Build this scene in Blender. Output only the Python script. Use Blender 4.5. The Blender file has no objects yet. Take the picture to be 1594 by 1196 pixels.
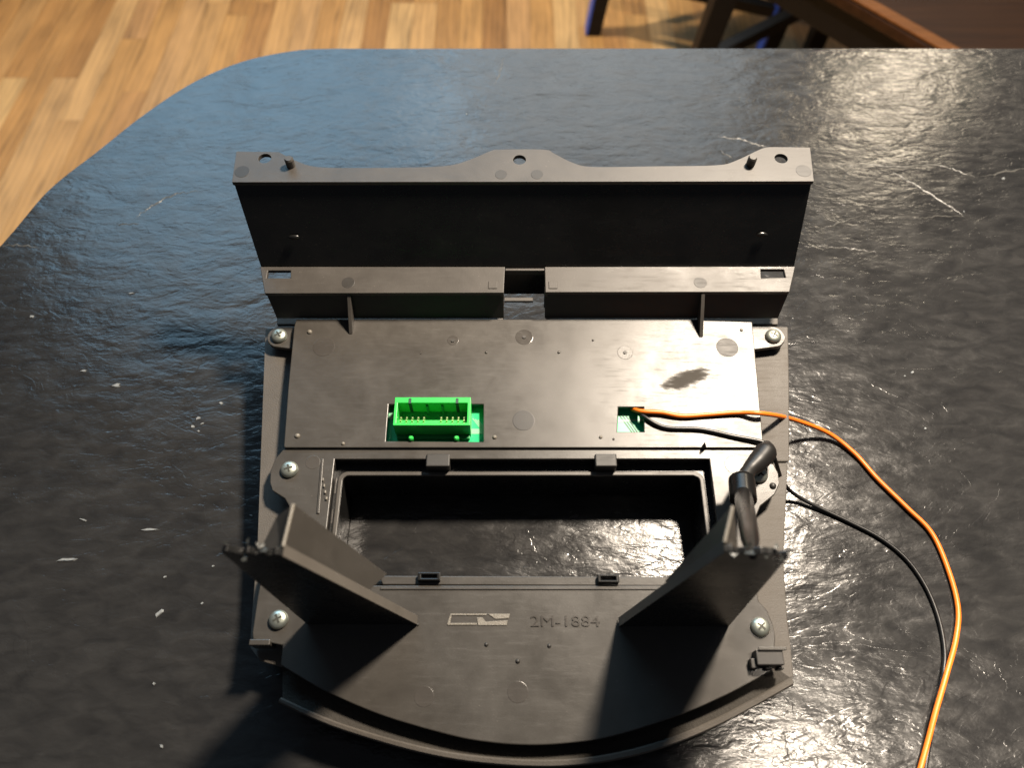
import bpy, bmesh, math, random
from mathutils import Vector, Matrix
from mathutils.geometry import tessellate_polygon

random.seed(7)
SC = bpy.context.scene
COL = SC.collection
rad = math.radians

# ------------------------------------------------------------------ camera
CAM_H, DEP, FPX, PW, PH = 0.35, 57.0, 1204.0, 1594.0, 1196.0
cam = bpy.data.objects.new('camera', bpy.data.cameras.new('camera'))
COL.objects.link(cam)
cam.location = (0, 0, CAM_H)
cam.rotation_euler = (rad(90 - DEP), 0, 0)
cam.data.sensor_width = 36
cam.data.lens = 36 * FPX / PW
cam.data.clip_start = 0.01
cam.data.clip_end = 50
cam.data.dof.use_dof = True
cam.data.dof.focus_distance = 0.37
cam.data.dof.aperture_fstop = 9
SC.camera = cam

# ------------------------------------------------------------------ world and lamps
w = bpy.data.worlds.new('World'); SC.world = w; w.use_nodes = True
w.node_tree.nodes['Background'].inputs[0].default_value = (0.80, 0.86, 1.0, 1)
w.node_tree.nodes['Background'].inputs[1].default_value = 0.06

def lamp(name, kind, loc, energy, color, target=None, **kw):
    d = bpy.data.lights.new(name, kind); d.energy = energy; d.color = color
    for k, v in kw.items(): setattr(d, k, v)
    o = bpy.data.objects.new(name, d); COL.objects.link(o); o.location = loc
    if target is not None:
        o.rotation_euler = (Vector(target) - Vector(loc)).to_track_quat('-Z', 'Y').to_euler()
    return o
WARM = (1.0, 0.86, 0.70)
lamp('pendant_bulb', 'POINT', (0.287, 0.470, 0.70), 74, WARM, shadow_soft_size=0.05)
lamp('glare_spot', 'SPOT', (0.31, 0.10, 0.62), 24, WARM, target=(0.198, 0.018, 0.0), shadow_soft_size=0.04, spot_size=rad(18), spot_blend=0.4)  # second lamp as an added narrow spot: glare on the table only
lamp('room_lamp', 'POINT', (1.30, 2.30, 1.30), 27, (1.0, 0.84, 0.62), shadow_soft_size=0.16)
lamp('window_light', 'AREA', (-1.15, 2.9, 1.9), 8.5, (0.40, 0.72, 1.0), target=(-0.3, 0.5, 0.0),
     shape='RECTANGLE', size=1.9, size_y=1.7, spread=rad(75))

lamp('reflection_fill', 'AREA', (0.35, 3.1, 1.9), 4.4, (0.80, 0.92, 1.0), target=(0.2, 0.5, 0.0),  # added area light, greys the table's reflection beside the window's
     shape='RECTANGLE', size=1.5, size_y=1.6, spread=rad(75))
lamp('floor_fill_spot', 'SPOT', (-0.55, 1.80, 1.70), 250, (1.0, 0.90, 0.74), target=(-0.55, 1.70, -0.75),  # added unseen spot that brightens only the floor
     shadow_soft_size=0.06, spot_size=rad(60), spot_blend=0.6)

vs = SC.view_settings
vs.view_transform = 'Standard'; vs.look = 'None'; vs.exposure = 0.0; vs.gamma = 1.0
vs.use_curve_mapping = False

# ------------------------------------------------------------------ photo pixel -> place
_cd, _sd = math.cos(rad(DEP)), math.sin(rad(DEP))
CAM = Vector((0, 0, CAM_H))
def ray(u, v):
    a, b = (u - PW / 2) / FPX, (v - PH / 2) / FPX
    return Vector((a, _cd - b * _sd, -_sd - b * _cd))
def W(u, v, z=0.0):                      # the point at height z seen at a pixel
    d = ray(u, v); t = (z - CAM_H) / d.z
    return CAM + d * t
ALPHA = 5.0
ROT = Matrix.Rotation(rad(ALPHA), 3, 'X')
ORG = Vector((0, 0.2268, 0.0385))        # origin of the bezel's own frame: back face of its cover
def _loc(u, v):
    return ROT.transposed() @ (CAM - ORG), ROT.transposed() @ ray(u, v)
def D(u, v, Z=0.0):                      # on the bezel, at height Z over the cover's back face
    c, d = _loc(u, v); t = (Z - c.z) / d.z
    return c + d * t
def DY(u, v, Y):                         # on the bezel, on the upright plane at Y
    c, d = _loc(u, v); t = (Y - c.y) / d.y
    return c + d * t
def wz(p):                               # world height of a bezel point
    return (ROT @ Vector(p) + ORG).z
def to_table(p, z=0.0012, inset=Vector((0, 0, 0))):   # slide a bezel point down its own normal to height z
    p = Vector(p) + inset
    dz = (wz(p) - z) / math.cos(rad(ALPHA))
    return Vector((p.x, p.y, p.z - dz))

# ------------------------------------------------------------------ materials
class NT:
    def __init__(s, name):
        s.m = bpy.data.materials.new(name); s.m.use_nodes = True
        s.t = s.m.node_tree; s.b = s.t.nodes['Principled BSDF']
    def n(s, kind, **kw):
        x = s.t.nodes.new(kind)
        for k, v in kw.items():
            if k.startswith('i_'): x.inputs[int(k[2:])].default_value = v
            else: setattr(x, k, v)
        return x
    def l(s, a, b): s.t.links.new(a, b)
    def coords(s, out='Object', scale=(1, 1, 1), rot=(0, 0, 0), loc=(0, 0, 0)):
        tc = s.n('ShaderNodeTexCoord'); mp = s.n('ShaderNodeMapping')
        mp.inputs['Scale'].default_value = scale; mp.inputs['Rotation'].default_value = rot
        mp.inputs['Location'].default_value = loc
        s.l(tc.outputs[out], mp.inputs[0]); return mp.outputs[0]
    def noise(s, vec, scale, detail=4, rough=0.55, dist=0.0):
        x = s.n('ShaderNodeTexNoise'); x.inputs['Scale'].default_value = scale
        x.inputs['Detail'].default_value = detail; x.inputs['Roughness'].default_value = rough
        x.inputs['Distortion'].default_value = dist
        if vec is not None: s.l(vec, x.inputs['Vector'])
        return x.outputs['Fac']
    def ramp(s, fac, stops):
        r = s.n('ShaderNodeValToRGB'); e = r.color_ramp.elements
        while len(e) < len(stops): e.new(0.5)
        for q, (p, c) in zip(e, stops):
            q.position = p; q.color = (c, c, c, 1) if isinstance(c, (int, float)) else (*c, 1)
        s.l(fac, r.inputs[0]); return r.outputs[0]
    def math(s, op, a, b=None):
        x = s.n('ShaderNodeMath', operation=op)
        for i, q in enumerate((a, b)):
            if q is None: continue
            if isinstance(q, (int, float)): x.inputs[i].default_value = q
            else: s.l(q, x.inputs[i])
        return x.outputs[0]
    def bump(s, h, dist, strength=1.0, prev=None):
        x = s.n('ShaderNodeBump'); x.inputs['Strength'].default_value = strength
        x.inputs['Distance'].default_value = dist; s.l(h, x.inputs['Height'])
        if prev is not None: s.l(prev, x.inputs['Normal'])
        return x.outputs[0]

def plain(name, col, rough=0.5, metal=0.0, spec=0.5, bump=0.0, bscale=600, var=0.0):
    t = NT(name); b = t.b
    b.inputs['Base Color'].default_value = (*col, 1); b.inputs['Metallic'].default_value = metal
    b.inputs['Specular IOR Level'].default_value = spec
    b.inputs['Roughness'].default_value = rough
    v = t.coords()
    if var:
        f = t.noise(v, 40, 5, 0.6)
        t.l(t.ramp(f, [(0.3, max(0, rough - var)), (0.7, min(1, rough + var))]), b.inputs['Roughness'])
    if bump:
        t.l(t.bump(t.noise(v, bscale, 3), bump), b.inputs['Normal'])
    return t.m

def plastic(name, col, rough, grain, gscale, smudge=None, cloud=0.07):
    """moulded black plastic: fine grain, cloudy handling marks in the gloss"""
    t = NT(name); b = t.b
    v = t.coords()
    c1 = t.noise(v, 34, 6, 0.6, 0.6); c2 = t.noise(v, 160, 4, 0.6)
    mix = t.math('ADD', t.math('MULTIPLY', c1, 0.7), t.math('MULTIPLY', c2, 0.3))
    r = t.ramp(mix, [(0.32, rough - cloud), (0.66, rough + cloud)])
    cr = t.ramp(mix, [(0.3, tuple(x * 0.85 for x in col)), (0.7, tuple(x * 1.2 for x in col))])
    sp_ = t.noise(t.coords(), 1500, 2, 0.5)
    dust = t.math('MULTIPLY', t.ramp(sp_, [(0.70, 0.0), (0.76, 1.0)]), t.ramp(c1, [(0.40, 0.0), (0.65, 0.55)]))
    dm = t.n('ShaderNodeMix', data_type='RGBA'); t.l(dust, dm.inputs[0]); t.l(cr, dm.inputs[6])
    dm.inputs[7].default_value = (0.20, 0.18, 0.155, 1)
    t.l(dm.outputs[2], b.inputs['Base Color'])
    scu = t.noise(t.coords(scale=(1, 9, 1), rot=(0, 0, 0.45)), 70, 5, 0.7, 0.3)
    r = t.math('ADD', r, t.math('MULTIPLY', t.ramp(scu, [(0.52, 0.0), (0.70, 1.0)]), 0.10))
    if smudge:                            # a dull rubbed spot with a streaky edge
        cx, cy, rx, ry = smudge
        sp = t.n('ShaderNodeSeparateXYZ'); t.l(t.coords(), sp.inputs[0])
        ex = t.math('DIVIDE', t.math('SUBTRACT', sp.outputs[0], cx), rx)
        ey = t.math('DIVIDE', t.math('SUBTRACT', t.math('SUBTRACT', sp.outputs[1], cy),
                                     t.math('MULTIPLY', t.math('SUBTRACT', sp.outputs[0], cx), 0.35)), ry)
        d = t.math('SQRT', t.math('ADD', t.math('POWER', t.math('ABSOLUTE', ex), 2.0), t.math('POWER', t.math('ABSOLUTE', ey), 2.0)))
        nz = t.noise(t.coords(scale=(1, 4, 1), rot=(0, 0, 0.5)), 130, 5, 0.7)
        d = t.math('ADD', d, t.math('MULTIPLY', t.math('SUBTRACT', nz, 0.5), 1.6))
        k = t.ramp(d, [(0.55, 1.0), (1.15, 0.0)])
        mx = t.n('ShaderNodeMix', data_type='FLOAT'); t.l(k, mx.inputs[0]); t.l(r, mx.inputs[2]); mx.inputs[3].default_value = 0.75
        t.l(mx.outputs[0], b.inputs['Roughness'])
        sx = t.n('ShaderNodeMix', data_type='FLOAT'); t.l(k, sx.inputs[0]); sx.inputs[2].default_value = 0.5; sx.inputs[3].default_value = 0.15
        t.l(sx.outputs[0], b.inputs['Specular IOR Level'])
    else:
        t.l(r, b.inputs['Roughness'])
    n1 = t.bump(t.noise(v, gscale, 3, 0.6), grain)
    n2 = t.bump(t.noise(v, 22, 2, 0.5), 0.0004, prev=n1)
    t.l(n2, b.inputs['Normal'])
    return t.m

PC = D(1068, 590)
M_COVER = plastic('cover_plastic', (0.050, 0.045, 0.039), 0.36, 0.00003, 2500, smudge=(PC.x, PC.y, 0.0125, 0.0048))
M_PLATE = plastic('plate_plastic', (0.046, 0.042, 0.037), 0.34, 0.00003, 2500)
M_HOOD = plastic('hood_plastic', (0.050, 0.045, 0.040), 0.46, 0.00004, 1800, cloud=0.06)
M_WALL = plastic('shaded_wall_plastic', (0.008, 0.008, 0.0078), 0.27, 0.00002, 2500)  # near black: shade on walls and recesses is put into the colour
M_LIP = plastic('lip_plastic', (0.060, 0.054, 0.047), 0.42, 0.00003, 2500)
M_EDGE_GLINT = plastic('glint_edge', (0.10, 0.09, 0.078), 0.45, 0.00003, 2500)  # paler than the plate: specular edge sheen put into the colour
M_SHELL = plastic('grained_plastic', (0.075, 0.066, 0.056), 0.58, 0.00016, 1500)
M_FOAM = plastic('felt_band', (0.030, 0.026, 0.021), 0.85, 0.0005, 900)
M_MARK = plastic('ejector_mark', (0.026, 0.024, 0.022), 0.5, 0.00003, 2500)
M_MARKS = plastic('shiny_mark', (0.055, 0.05, 0.045), 0.24, 0.00003, 2500)
M_BLACK = plain('black_rubber', (0.012, 0.011, 0.010), 0.42, var=0.08)
M_ROD = plain('satin_black_rod', (0.006, 0.0055, 0.005), 0.28, var=0.05)
M_ZINC = plain('zinc_plate', (0.45, 0.48, 0.42), 0.36, metal=0.85, var=0.1, bump=0.00008, bscale=900)
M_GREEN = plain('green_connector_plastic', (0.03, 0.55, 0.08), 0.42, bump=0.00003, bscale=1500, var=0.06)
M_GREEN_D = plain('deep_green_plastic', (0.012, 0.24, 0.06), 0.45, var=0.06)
M_PIN = plain('tinned_pin', (0.62, 0.72, 0.36), 0.3, metal=0.8)
M_PCB = plain('solder_mask', (0.0, 0.46, 0.17), 0.35, var=0.06)
M_TRACE = plain('board_trace', (0.22, 0.50, 0.30), 0.35)
M_GAP = plain('board_gap', (0.01, 0.045, 0.03), 0.5)
M_ORANGE = plain('orange_insulation', (0.82, 0.18, 0.014), 0.40, var=0.06)
M_WBLACK = plain('black_insulation', (0.010, 0.010, 0.010), 0.38, var=0.05)
M_CHIP = plain('pale_chip', (0.20, 0.21, 0.21), 0.6, bump=0.0004, bscale=500)
M_TORN = plain('torn_plastic', (0.05, 0.053, 0.05), 0.36, bump=0.0006, bscale=700, var=0.15)
M_LOGO = plain('worn_mark_and_glint', (0.16, 0.145, 0.12), 0.42, bump=0.0002, bscale=1800)

def slate():
    t = NT('black_slate'); b = t.b
    v1 = t.coords(scale=(1.0, 1.9, 1), rot=(0, 0, rad(-10)))
    v2 = t.coords(scale=(1.0, 2.3, 1), rot=(0, 0, rad(-24)))
    big = t.noise(v1, 30, 3, 0.5, 0.7)
    mid = t.noise(v2, 75, 3, 0.5, 0.5)
    fine = t.noise(t.coords(), 420, 4, 0.65)
    low = t.noise(t.coords(), 5, 2, 0.5)
    # cleaved edges: sharp steps where a smooth field crosses a few levels
    st = t.noise(v1, 17, 4, 0.6, 1.1)
    step = t.ramp(st, [(0.0, 0.0), (0.42, 0.10), (0.435, 0.32), (0.56, 0.45), (0.572, 0.72), (1.0, 1.0)])
    n = t.bump(big, 0.00065)
    n = t.bump(step, 0.00016, prev=n)
    n = t.bump(mid, 0.00026, prev=n)
    gl = t.noise(t.coords(scale=(1.0, 2.0, 1), rot=(0, 0, rad(-20))), 190, 3, 0.55, 0.6)
    n = t.bump(gl, 0.00013, prev=n)
    n = t.bump(fine, 0.00003, prev=n)
    t.l(n, b.inputs['Normal'])
    col = t.ramp(t.math('ADD', t.math('MULTIPLY', mid, 0.6), t.math('MULTIPLY', low, 0.4)),
                 [(0.3, (0.012, 0.012, 0.0125)), (0.7, (0.030, 0.029, 0.028))])
    t.l(col, b.inputs['Base Color'])
    dull = t.noise(t.coords(), 38, 6, 0.65, 0.5)
    t.l(t.ramp(t.math('ADD', t.math('MULTIPLY', mid, 0.4), t.math('MULTIPLY', dull, 0.6)), [(0.34, 0.15), (0.5, 0.20), (0.64, 0.28)]), b.inputs['Roughness'])
    b.inputs['Specular IOR Level'].default_value = 0.42
    return t.m
M_SLATE = slate()
M_EDGE = plain('slate_edge', (0.02, 0.02, 0.02), 0.45)

def oak():
    t = NT('oak_plank'); b = t.b
    oi = t.n('ShaderNodeObjectInfo'); geo = t.n('ShaderNodeNewGeometry')
    rnd = oi.outputs['Random']
    off = t.n('ShaderNodeCombineXYZ')
    t.l(t.math('MULTIPLY', rnd, 37.0), off.inputs[0]); t.l(t.math('MULTIPLY', rnd, 91.0), off.inputs[1])
    ad = t.n('ShaderNodeVectorMath', operation='ADD'); t.l(geo.outputs['Position'], ad.inputs[0]); t.l(off.outputs[0], ad.inputs[1])
    def mapped(sc):
        m = t.n('ShaderNodeMapping'); m.inputs['Scale'].default_value = sc; t.l(ad.outputs[0], m.inputs[0]); return m.outputs[0]
    ring = t.n('ShaderNodeTexWave', wave_type='BANDS', bands_direction='X'); t.l(mapped((1, 0.10, 1)), ring.inputs[0])
    ring.inputs['Scale'].default_value = 24; ring.inputs['Distortion'].default_value = 9
    ring.inputs['Detail'].default_value = 3; ring.inputs['Detail Scale'].default_value = 1.4
    pore = t.noise(mapped((1, 0.05, 1)), 420, 4, 0.7)
    cloud = t.noise(mapped((1, 0.25, 1)), 16, 4, 0.6)
    base = t.ramp(rnd, [(0.0, (0.30, 0.145, 0.045)), (0.25, (0.46, 0.25, 0.085)), (0.5, (0.38, 0.19, 0.062)),
                        (0.75, (0.52, 0.32, 0.135)), (1.0, (0.34, 0.16, 0.06))])
    g = t.math('ADD', t.math('ADD', t.math('MULTIPLY', ring.outputs['Fac'], 0.18), t.math('MULTIPLY', pore, 0.12)), t.math('MULTIPLY', cloud, 0.80))
    shade = t.ramp(g, [(0.34, 0.55), (0.52, 0.92), (0.72, 1.18)])
    mx = t.n('ShaderNodeMix', data_type='RGBA', blend_type='MULTIPLY'); mx.inputs[0].default_value = 1.0
    t.l(base, mx.inputs[6]); t.l(shade, mx.inputs[7])
    # a few knots
    vo = t.n('ShaderNodeTexVoronoi'); t.l(mapped((1, 0.45, 1)), vo.inputs['Vector']); vo.inputs['Scale'].default_value = 7
    kn = t.ramp(vo.outputs['Distance'], [(0.035, 0.45), (0.10, 1.0)])
    m2 = t.n('ShaderNodeMix', data_type='RGBA', blend_type='MULTIPLY'); m2.inputs[0].default_value = 0.8
    t.l(mx.outputs[2], m2.inputs[6]); t.l(kn, m2.inputs[7])
    t.l(m2.outputs[2], b.inputs['Base Color'])
    t.l(t.ramp(pore, [(0.3, 0.34), (0.7, 0.48)]), b.inputs['Roughness'])
    t.l(t.bump(pore, 0.0004), b.inputs['Normal'])
    return t.m
M_OAK = oak()
M_SUB = plain('floor_joint', (0.10, 0.055, 0.022), 0.7)

def darkwood(name, c0, c1, rough):
    t = NT(name); b = t.b
    v = t.coords(scale=(1, 14, 14))
    f = t.noise(v, 6, 5, 0.6, 0.4)
    t.l(t.ramp(f, [(0.3, c0), (0.7, c1)]), b.inputs['Base Color'])
    b.inputs['Roughness'].default_value = rough; b.inputs['Specular IOR Level'].default_value = 0.25
    t.l(t.bump(f, 0.0006), b.inputs['Normal'])
    return t.m
M_CHAIR = darkwood('black_painted_wood', (0.0035, 0.003, 0.003), (0.006, 0.005, 0.005), 0.5)
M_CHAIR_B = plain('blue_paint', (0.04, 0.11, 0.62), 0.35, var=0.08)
M_SEAT = darkwood('brown_seat_wood', (0.025, 0.009, 0.003), (0.05, 0.019, 0.006), 0.5)
M_SEATE = darkwood('lit_orange_edge', (0.16, 0.06, 0.016), (0.24, 0.09, 0.025), 0.5)  # orange-brown stands in for light falling on the seat's edge

# ------------------------------------------------------------------ mesh helpers
def link(name, me, mat, parent=None, bevel=0.0, segs=2, smooth=False):
    o = bpy.data.objects.new(name, me); COL.objects.link(o)
    if mat is not None: me.materials.append(mat)
    if parent is not None: o.parent = parent
    if bevel:
        b = o.modifiers.new('bevel', 'BEVEL'); b.width = bevel; b.segments = segs
        b.limit_method = 'ANGLE'; b.angle_limit = rad(35); b.use_clamp_overlap = True
    if smooth:
        for p in me.polygons: p.use_smooth = True
    return o
def tag(o, label=None, cat=None, group=None, kind=None):
    if label: o['label'] = label
    if cat: o['category'] = cat
    if group: o['group'] = group
    if kind: o['kind'] = kind
    return o
def empty(name, loc=(0, 0, 0), rot=(0, 0, 0)):
    o = bpy.data.objects.new(name, None); COL.objects.link(o)
    o.location = loc; o.rotation_euler = rot; o.empty_display_size = 0.02
    return o
def mesh(name, vs, fs):
    me = bpy.data.meshes.new(name); me.from_pydata([tuple(v) for v in vs], [], fs); me.update()
    bm = bmesh.new(); bm.from_mesh(me)
    bmesh.ops.recalc_face_normals(bm, faces=bm.faces); bm.to_mesh(me); bm.free()
    return me
def prism_mesh(name, loops, z0, z1, zf=None):
    """loops: outer outline then holes, in XY; z0 bottom, z1 top (zf maps x, y, z to a new z)"""
    allp = [Vector((p[0], p[1], 0)) for lp in loops for p in lp]
    tris = tessellate_polygon([[Vector((p[0], p[1], 0)) for p in lp] for lp in loops])
    n = len(allp)
    vs = [(p.x, p.y, z1) for p in allp] + [(p.x, p.y, z0) for p in allp]
    if zf: vs = [(x, y, zf(x, y, z)) for x, y, z in vs]
    fs = [tuple(t) for t in tris] + [tuple(n + i for i in reversed(t)) for t in tris]
    k = 0
    for lp in loops:
        m = len(lp)
        for i in range(m):
            a, b = k + i, k + (i + 1) % m
            fs.append((a, b, n + b, n + a))
        k += m
    me = mesh(name, vs, fs)
    bm = bmesh.new(); bm.from_mesh(me)
    bmesh.ops.dissolve_limit(bm, angle_limit=rad(1), verts=bm.verts, edges=bm.edges, delimit=set())
    bmesh.ops.triangulate(bm, faces=[f for f in bm.faces if len(f.verts) > 4])
    bm.to_mesh(me); bm.free()
    return me
def sheet_mesh(name, pts, off):
    """a flat polygon in space given thickness by the vector off"""
    n = len(pts); off = Vector(off)
    vs = [Vector(p) for p in pts] + [Vector(p) + off for p in pts]
    fs = [tuple(range(n)), tuple(range(2 * n - 1, n - 1, -1))]
    fs += [(i, (i + 1) % n, n + (i + 1) % n, n + i) for i in range(n)]
    return mesh(name, vs, fs)
def box_mesh(name, x0, x1, y0, y1, z0, z1):
    return sheet_mesh(name, [(x0, y0, z0), (x1, y0, z0), (x1, y1, z0), (x0, y1, z0)], (0, 0, z1 - z0))
def smooth_path(pts, per=8):
    pts = [Vector(p) for p in pts]; out = []
    P = [pts[0] * 2 - pts[1]] + pts + [pts[-1] * 2 - pts[-2]]
    for i in range(1, len(P) - 2):
        a, b, c, d = P[i - 1:i + 3]
        for k in range(per):
            t = k / per
            out.append(0.5 * ((2 * b) + (c - a) * t + (2 * a - 5 * b + 4 * c - d) * t * t + (3 * b - a - 3 * c + d) * t ** 3))
    out.append(pts[-1]); return out
def tube_mesh(name, pts, radii, seg=14):
    pts = [Vector(p) for p in pts]; n = len(pts)
    if isinstance(radii, (int, float)): radii = [radii] * n
    vs, fs = [], []
    up = Vector((0, 0, 1))
    for i, p in enumerate(pts):
        t = (pts[min(i + 1, n - 1)] - pts[max(i - 1, 0)])
        if t.length < 1e-9: t = Vector((0, 0, 1))
        t.normalize()
        if i == 0:
            a = t.cross(up if abs(t.dot(up)) < 0.9 else Vector((1, 0, 0))).normalized()
        else:
            a = (a - t * a.dot(t)).normalized()
        b = t.cross(a)
        for k in range(seg):
            q = 2 * math.pi * k / seg
            vs.append(p + (a * math.cos(q) + b * math.sin(q)) * radii[i])
    for i in range(n - 1):
        for k in range(seg):
            k2 = (k + 1) % seg
            fs.append((i * seg + k, i * seg + k2, (i + 1) * seg + k2, (i + 1) * seg + k))
    fs.append(tuple(range(seg - 1, -1, -1))); fs.append(tuple(range((n - 1) * seg, n * seg)))
    return mesh(name, vs, fs)
def lathe_mesh(name, prof, c, seg=24):
    """prof: (radius, z) from axis to axis, standing at c"""
    vs, fs = [], []
    for r, z in prof:
        for k in range(seg):
            q = 2 * math.pi * k / seg
            vs.append((c[0] + r * math.cos(q), c[1] + r * math.sin(q), c[2] + z))
    for i in range(len(prof) - 1):
        for k in range(seg):
            k2 = (k + 1) % seg
            fs.append((i * seg + k, i * seg + k2, (i + 1) * seg + k2, (i + 1) * seg + k))
    fs.append(tuple(range((len(prof) - 1) * seg, len(prof) * seg)))
    fs.append(tuple(range(seg - 1, -1, -1)))
    return mesh(name, vs, fs)
def ring(c, rx, ry, n=22):
    return [(c[0] + rx * math.cos(2 * math.pi * k / n), c[1] + ry * math.sin(2 * math.pi * k / n)) for k in range(n)]
def dl(pix, Z):                          # a list of pixels as an XY outline on the bezel at height Z
    return [(p.x, p.y) for p in (D(u, v, Z) for u, v in pix)]
def xy_smooth(pts, per=5):
    return [(p.x, p.y) for p in smooth_path([Vector((a, b, 0)) for a, b in pts], per)]

# ================================================================== FLOOR
FZ = -0.75
fl = link('floor', box_mesh('floor', -3.2, 3.4, -1.5, 5.0, FZ - 0.05, FZ - 0.004), M_SUB)
tag(fl, kind='structure')
PWID = 0.0575
protos = {}
def plank(x, y0, y1):
    ln = round((y1 - y0) / 0.05) * 0.05
    key = round(ln, 3)
    if key not in protos:
        me = box_mesh('plank', 0, PWID - 0.0008, 0, ln - 0.0008, -0.012, 0.0)
        me.materials.append(M_OAK); protos[key] = me
    o = bpy.data.objects.new('plank', protos[key]); COL.objects.link(o)
    o.parent = fl; o.location = (x, y0, FZ - random.random() * 0.0004)
    return y0 + ln
cnt = 0
x = -1.45
while x < 1.55:
    y = 0.55 + 0.05 * random.randint(-8, 4)
    while y < 2.35:
        ln = 0.05 * random.randint(6, 19)
        y = plank(x, y, y + ln); cnt += 1
    x += PWID
# far boards beyond the ones that show: same wood, one sheet a little lower
for (a, b, c, d) in ((-3.1, -1.46, -1.4, 4.9), (1.60, 3.3, -1.4, 4.9), (-1.46, 1.60, 3.0, 4.9)):
    bb = link('plank', box_mesh('plank', a, b, c, d, FZ - 0.012, FZ - 0.0025), M_OAK, fl)

# ================================================================== CHAIRS
def bar_mesh(name, a, b, w0, d0, w1=None, d1=None):
    """a square bar between two points, w along X, d along Y"""
    w1 = w1 or w0; d1 = d1 or d0
    a, b = Vector(a), Vector(b); vs = []
    for p, w_, d_ in ((a, w0, d0), (b, w1, d1)):
        for sx, sy in ((-1, -1), (1, -1), (1, 1), (-1, 1)):
            vs.append((p.x + sx * w_ / 2, p.y + sy * d_ / 2, p.z))
    return mesh(name, vs, [(3, 2, 1, 0), (4, 5, 6, 7), (0, 1, 5, 4), (1, 2, 6, 5), (2, 3, 7, 6), (3, 0, 4, 7)])
def hbar_mesh(name, a, b, th):
    a, b = Vector(a), Vector(b); t = (b - a).normalized(); s = t.cross(Vector((0, 0, 1))).normalized() * th / 2
    u = Vector((0, 0, th / 2)); vs = []
    for p in (a, b):
        vs += [p - s - u, p + s - u, p + s + u, p - s + u]
    return mesh(name, vs, [(3, 2, 1, 0), (4, 5, 6, 7), (0, 1, 5, 4), (1, 2, 6, 5), (2, 3, 7, 6), (3, 0, 4, 7)])

# chair standing free behind the table; only its legs show
def chair(name, feet, tops, seat_z, seat_pts, label, blue, seatmat, edge=None):
    root = empty(name, (sum(f[0] for f in feet) / 4, sum(f[1] for f in feet) / 4, FZ))
    o = Vector(root.location)
    for f, tp, bl in zip(feet, tops, blue):
        a = Vector((f[0], f[1], FZ)) - o; b = Vector((tp[0], tp[1], seat_z - 0.02)) - o
        lg = link('leg', bar_mesh('leg', a, b, 0.034, 0.034, 0.042, 0.042), M_CHAIR, root, 0.003)
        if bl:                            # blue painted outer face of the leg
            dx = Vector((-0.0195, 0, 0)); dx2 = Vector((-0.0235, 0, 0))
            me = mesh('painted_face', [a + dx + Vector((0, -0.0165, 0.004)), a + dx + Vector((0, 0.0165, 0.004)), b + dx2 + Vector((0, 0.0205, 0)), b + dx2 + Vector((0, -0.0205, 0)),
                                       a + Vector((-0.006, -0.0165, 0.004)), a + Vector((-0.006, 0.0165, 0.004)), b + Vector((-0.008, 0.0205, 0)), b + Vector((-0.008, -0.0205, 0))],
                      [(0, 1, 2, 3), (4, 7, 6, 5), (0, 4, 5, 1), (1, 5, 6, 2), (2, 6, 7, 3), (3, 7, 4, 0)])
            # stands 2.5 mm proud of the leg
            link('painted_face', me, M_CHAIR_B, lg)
    lev = lambda i, h: (Vector((feet[i][0], feet[i][1], 0)).lerp(Vector((tops[i][0], tops[i][1], 0)), h / (seat_z - FZ)) + Vector((0, 0, FZ + h)) - o)
    for i, j, h in ((0, 1, 0.14), (1, 2, 0.20), (2, 3, 0.14), (3, 0, 0.20)):
        link('stretcher', hbar_mesh('stretcher', lev(i, h), lev(j, h), 0.024), M_CHAIR, root, 0.002)
    sp = [(p[0] - o.x, p[1] - o.y) for p in seat_pts]
    cx = sum(p[0] for p in sp) / len(sp); cy = sum(p[1] for p in sp) / len(sp)
    inn = [((p[0] - cx) * 0.93 + cx, (p[1] - cy) * 0.93 + cy) for p in sp]
    link('apron', prism_mesh('apron', [inn], seat_z - 0.075 - FZ, seat_z - 0.0215 - FZ), M_CHAIR, root, 0.002)
    link('seat', prism_mesh('seat', [sp], seat_z - 0.02 - FZ, seat_z - FZ), seatmat, root, 0.005, 3)
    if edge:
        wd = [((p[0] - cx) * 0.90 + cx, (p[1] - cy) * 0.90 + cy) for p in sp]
        link('lit_seat_edge', prism_mesh('lit_seat_edge', [sp, wd], seat_z - FZ + 0.001, seat_z - FZ + 0.006), edge, root, 0.002)
    return root

f0 = W(923, 50, FZ); f1 = W(1180, 112, FZ); f2 = W(1440, 20, FZ); f3 = W(1120, 92, FZ)
def lean(f, dx, dy): return (f[0] + dx, f[1] + dy)
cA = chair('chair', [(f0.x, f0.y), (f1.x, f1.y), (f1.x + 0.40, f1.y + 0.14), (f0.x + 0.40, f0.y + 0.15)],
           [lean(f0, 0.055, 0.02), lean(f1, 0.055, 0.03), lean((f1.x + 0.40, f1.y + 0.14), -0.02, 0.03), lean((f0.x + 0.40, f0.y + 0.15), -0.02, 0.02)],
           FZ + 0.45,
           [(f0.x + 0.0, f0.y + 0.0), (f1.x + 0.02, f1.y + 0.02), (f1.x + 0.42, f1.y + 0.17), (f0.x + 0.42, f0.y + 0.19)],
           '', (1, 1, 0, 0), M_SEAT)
tag(cA, 'black wooden chair with blue painted leg faces standing on the oak floor', 'chair', None)

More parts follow.
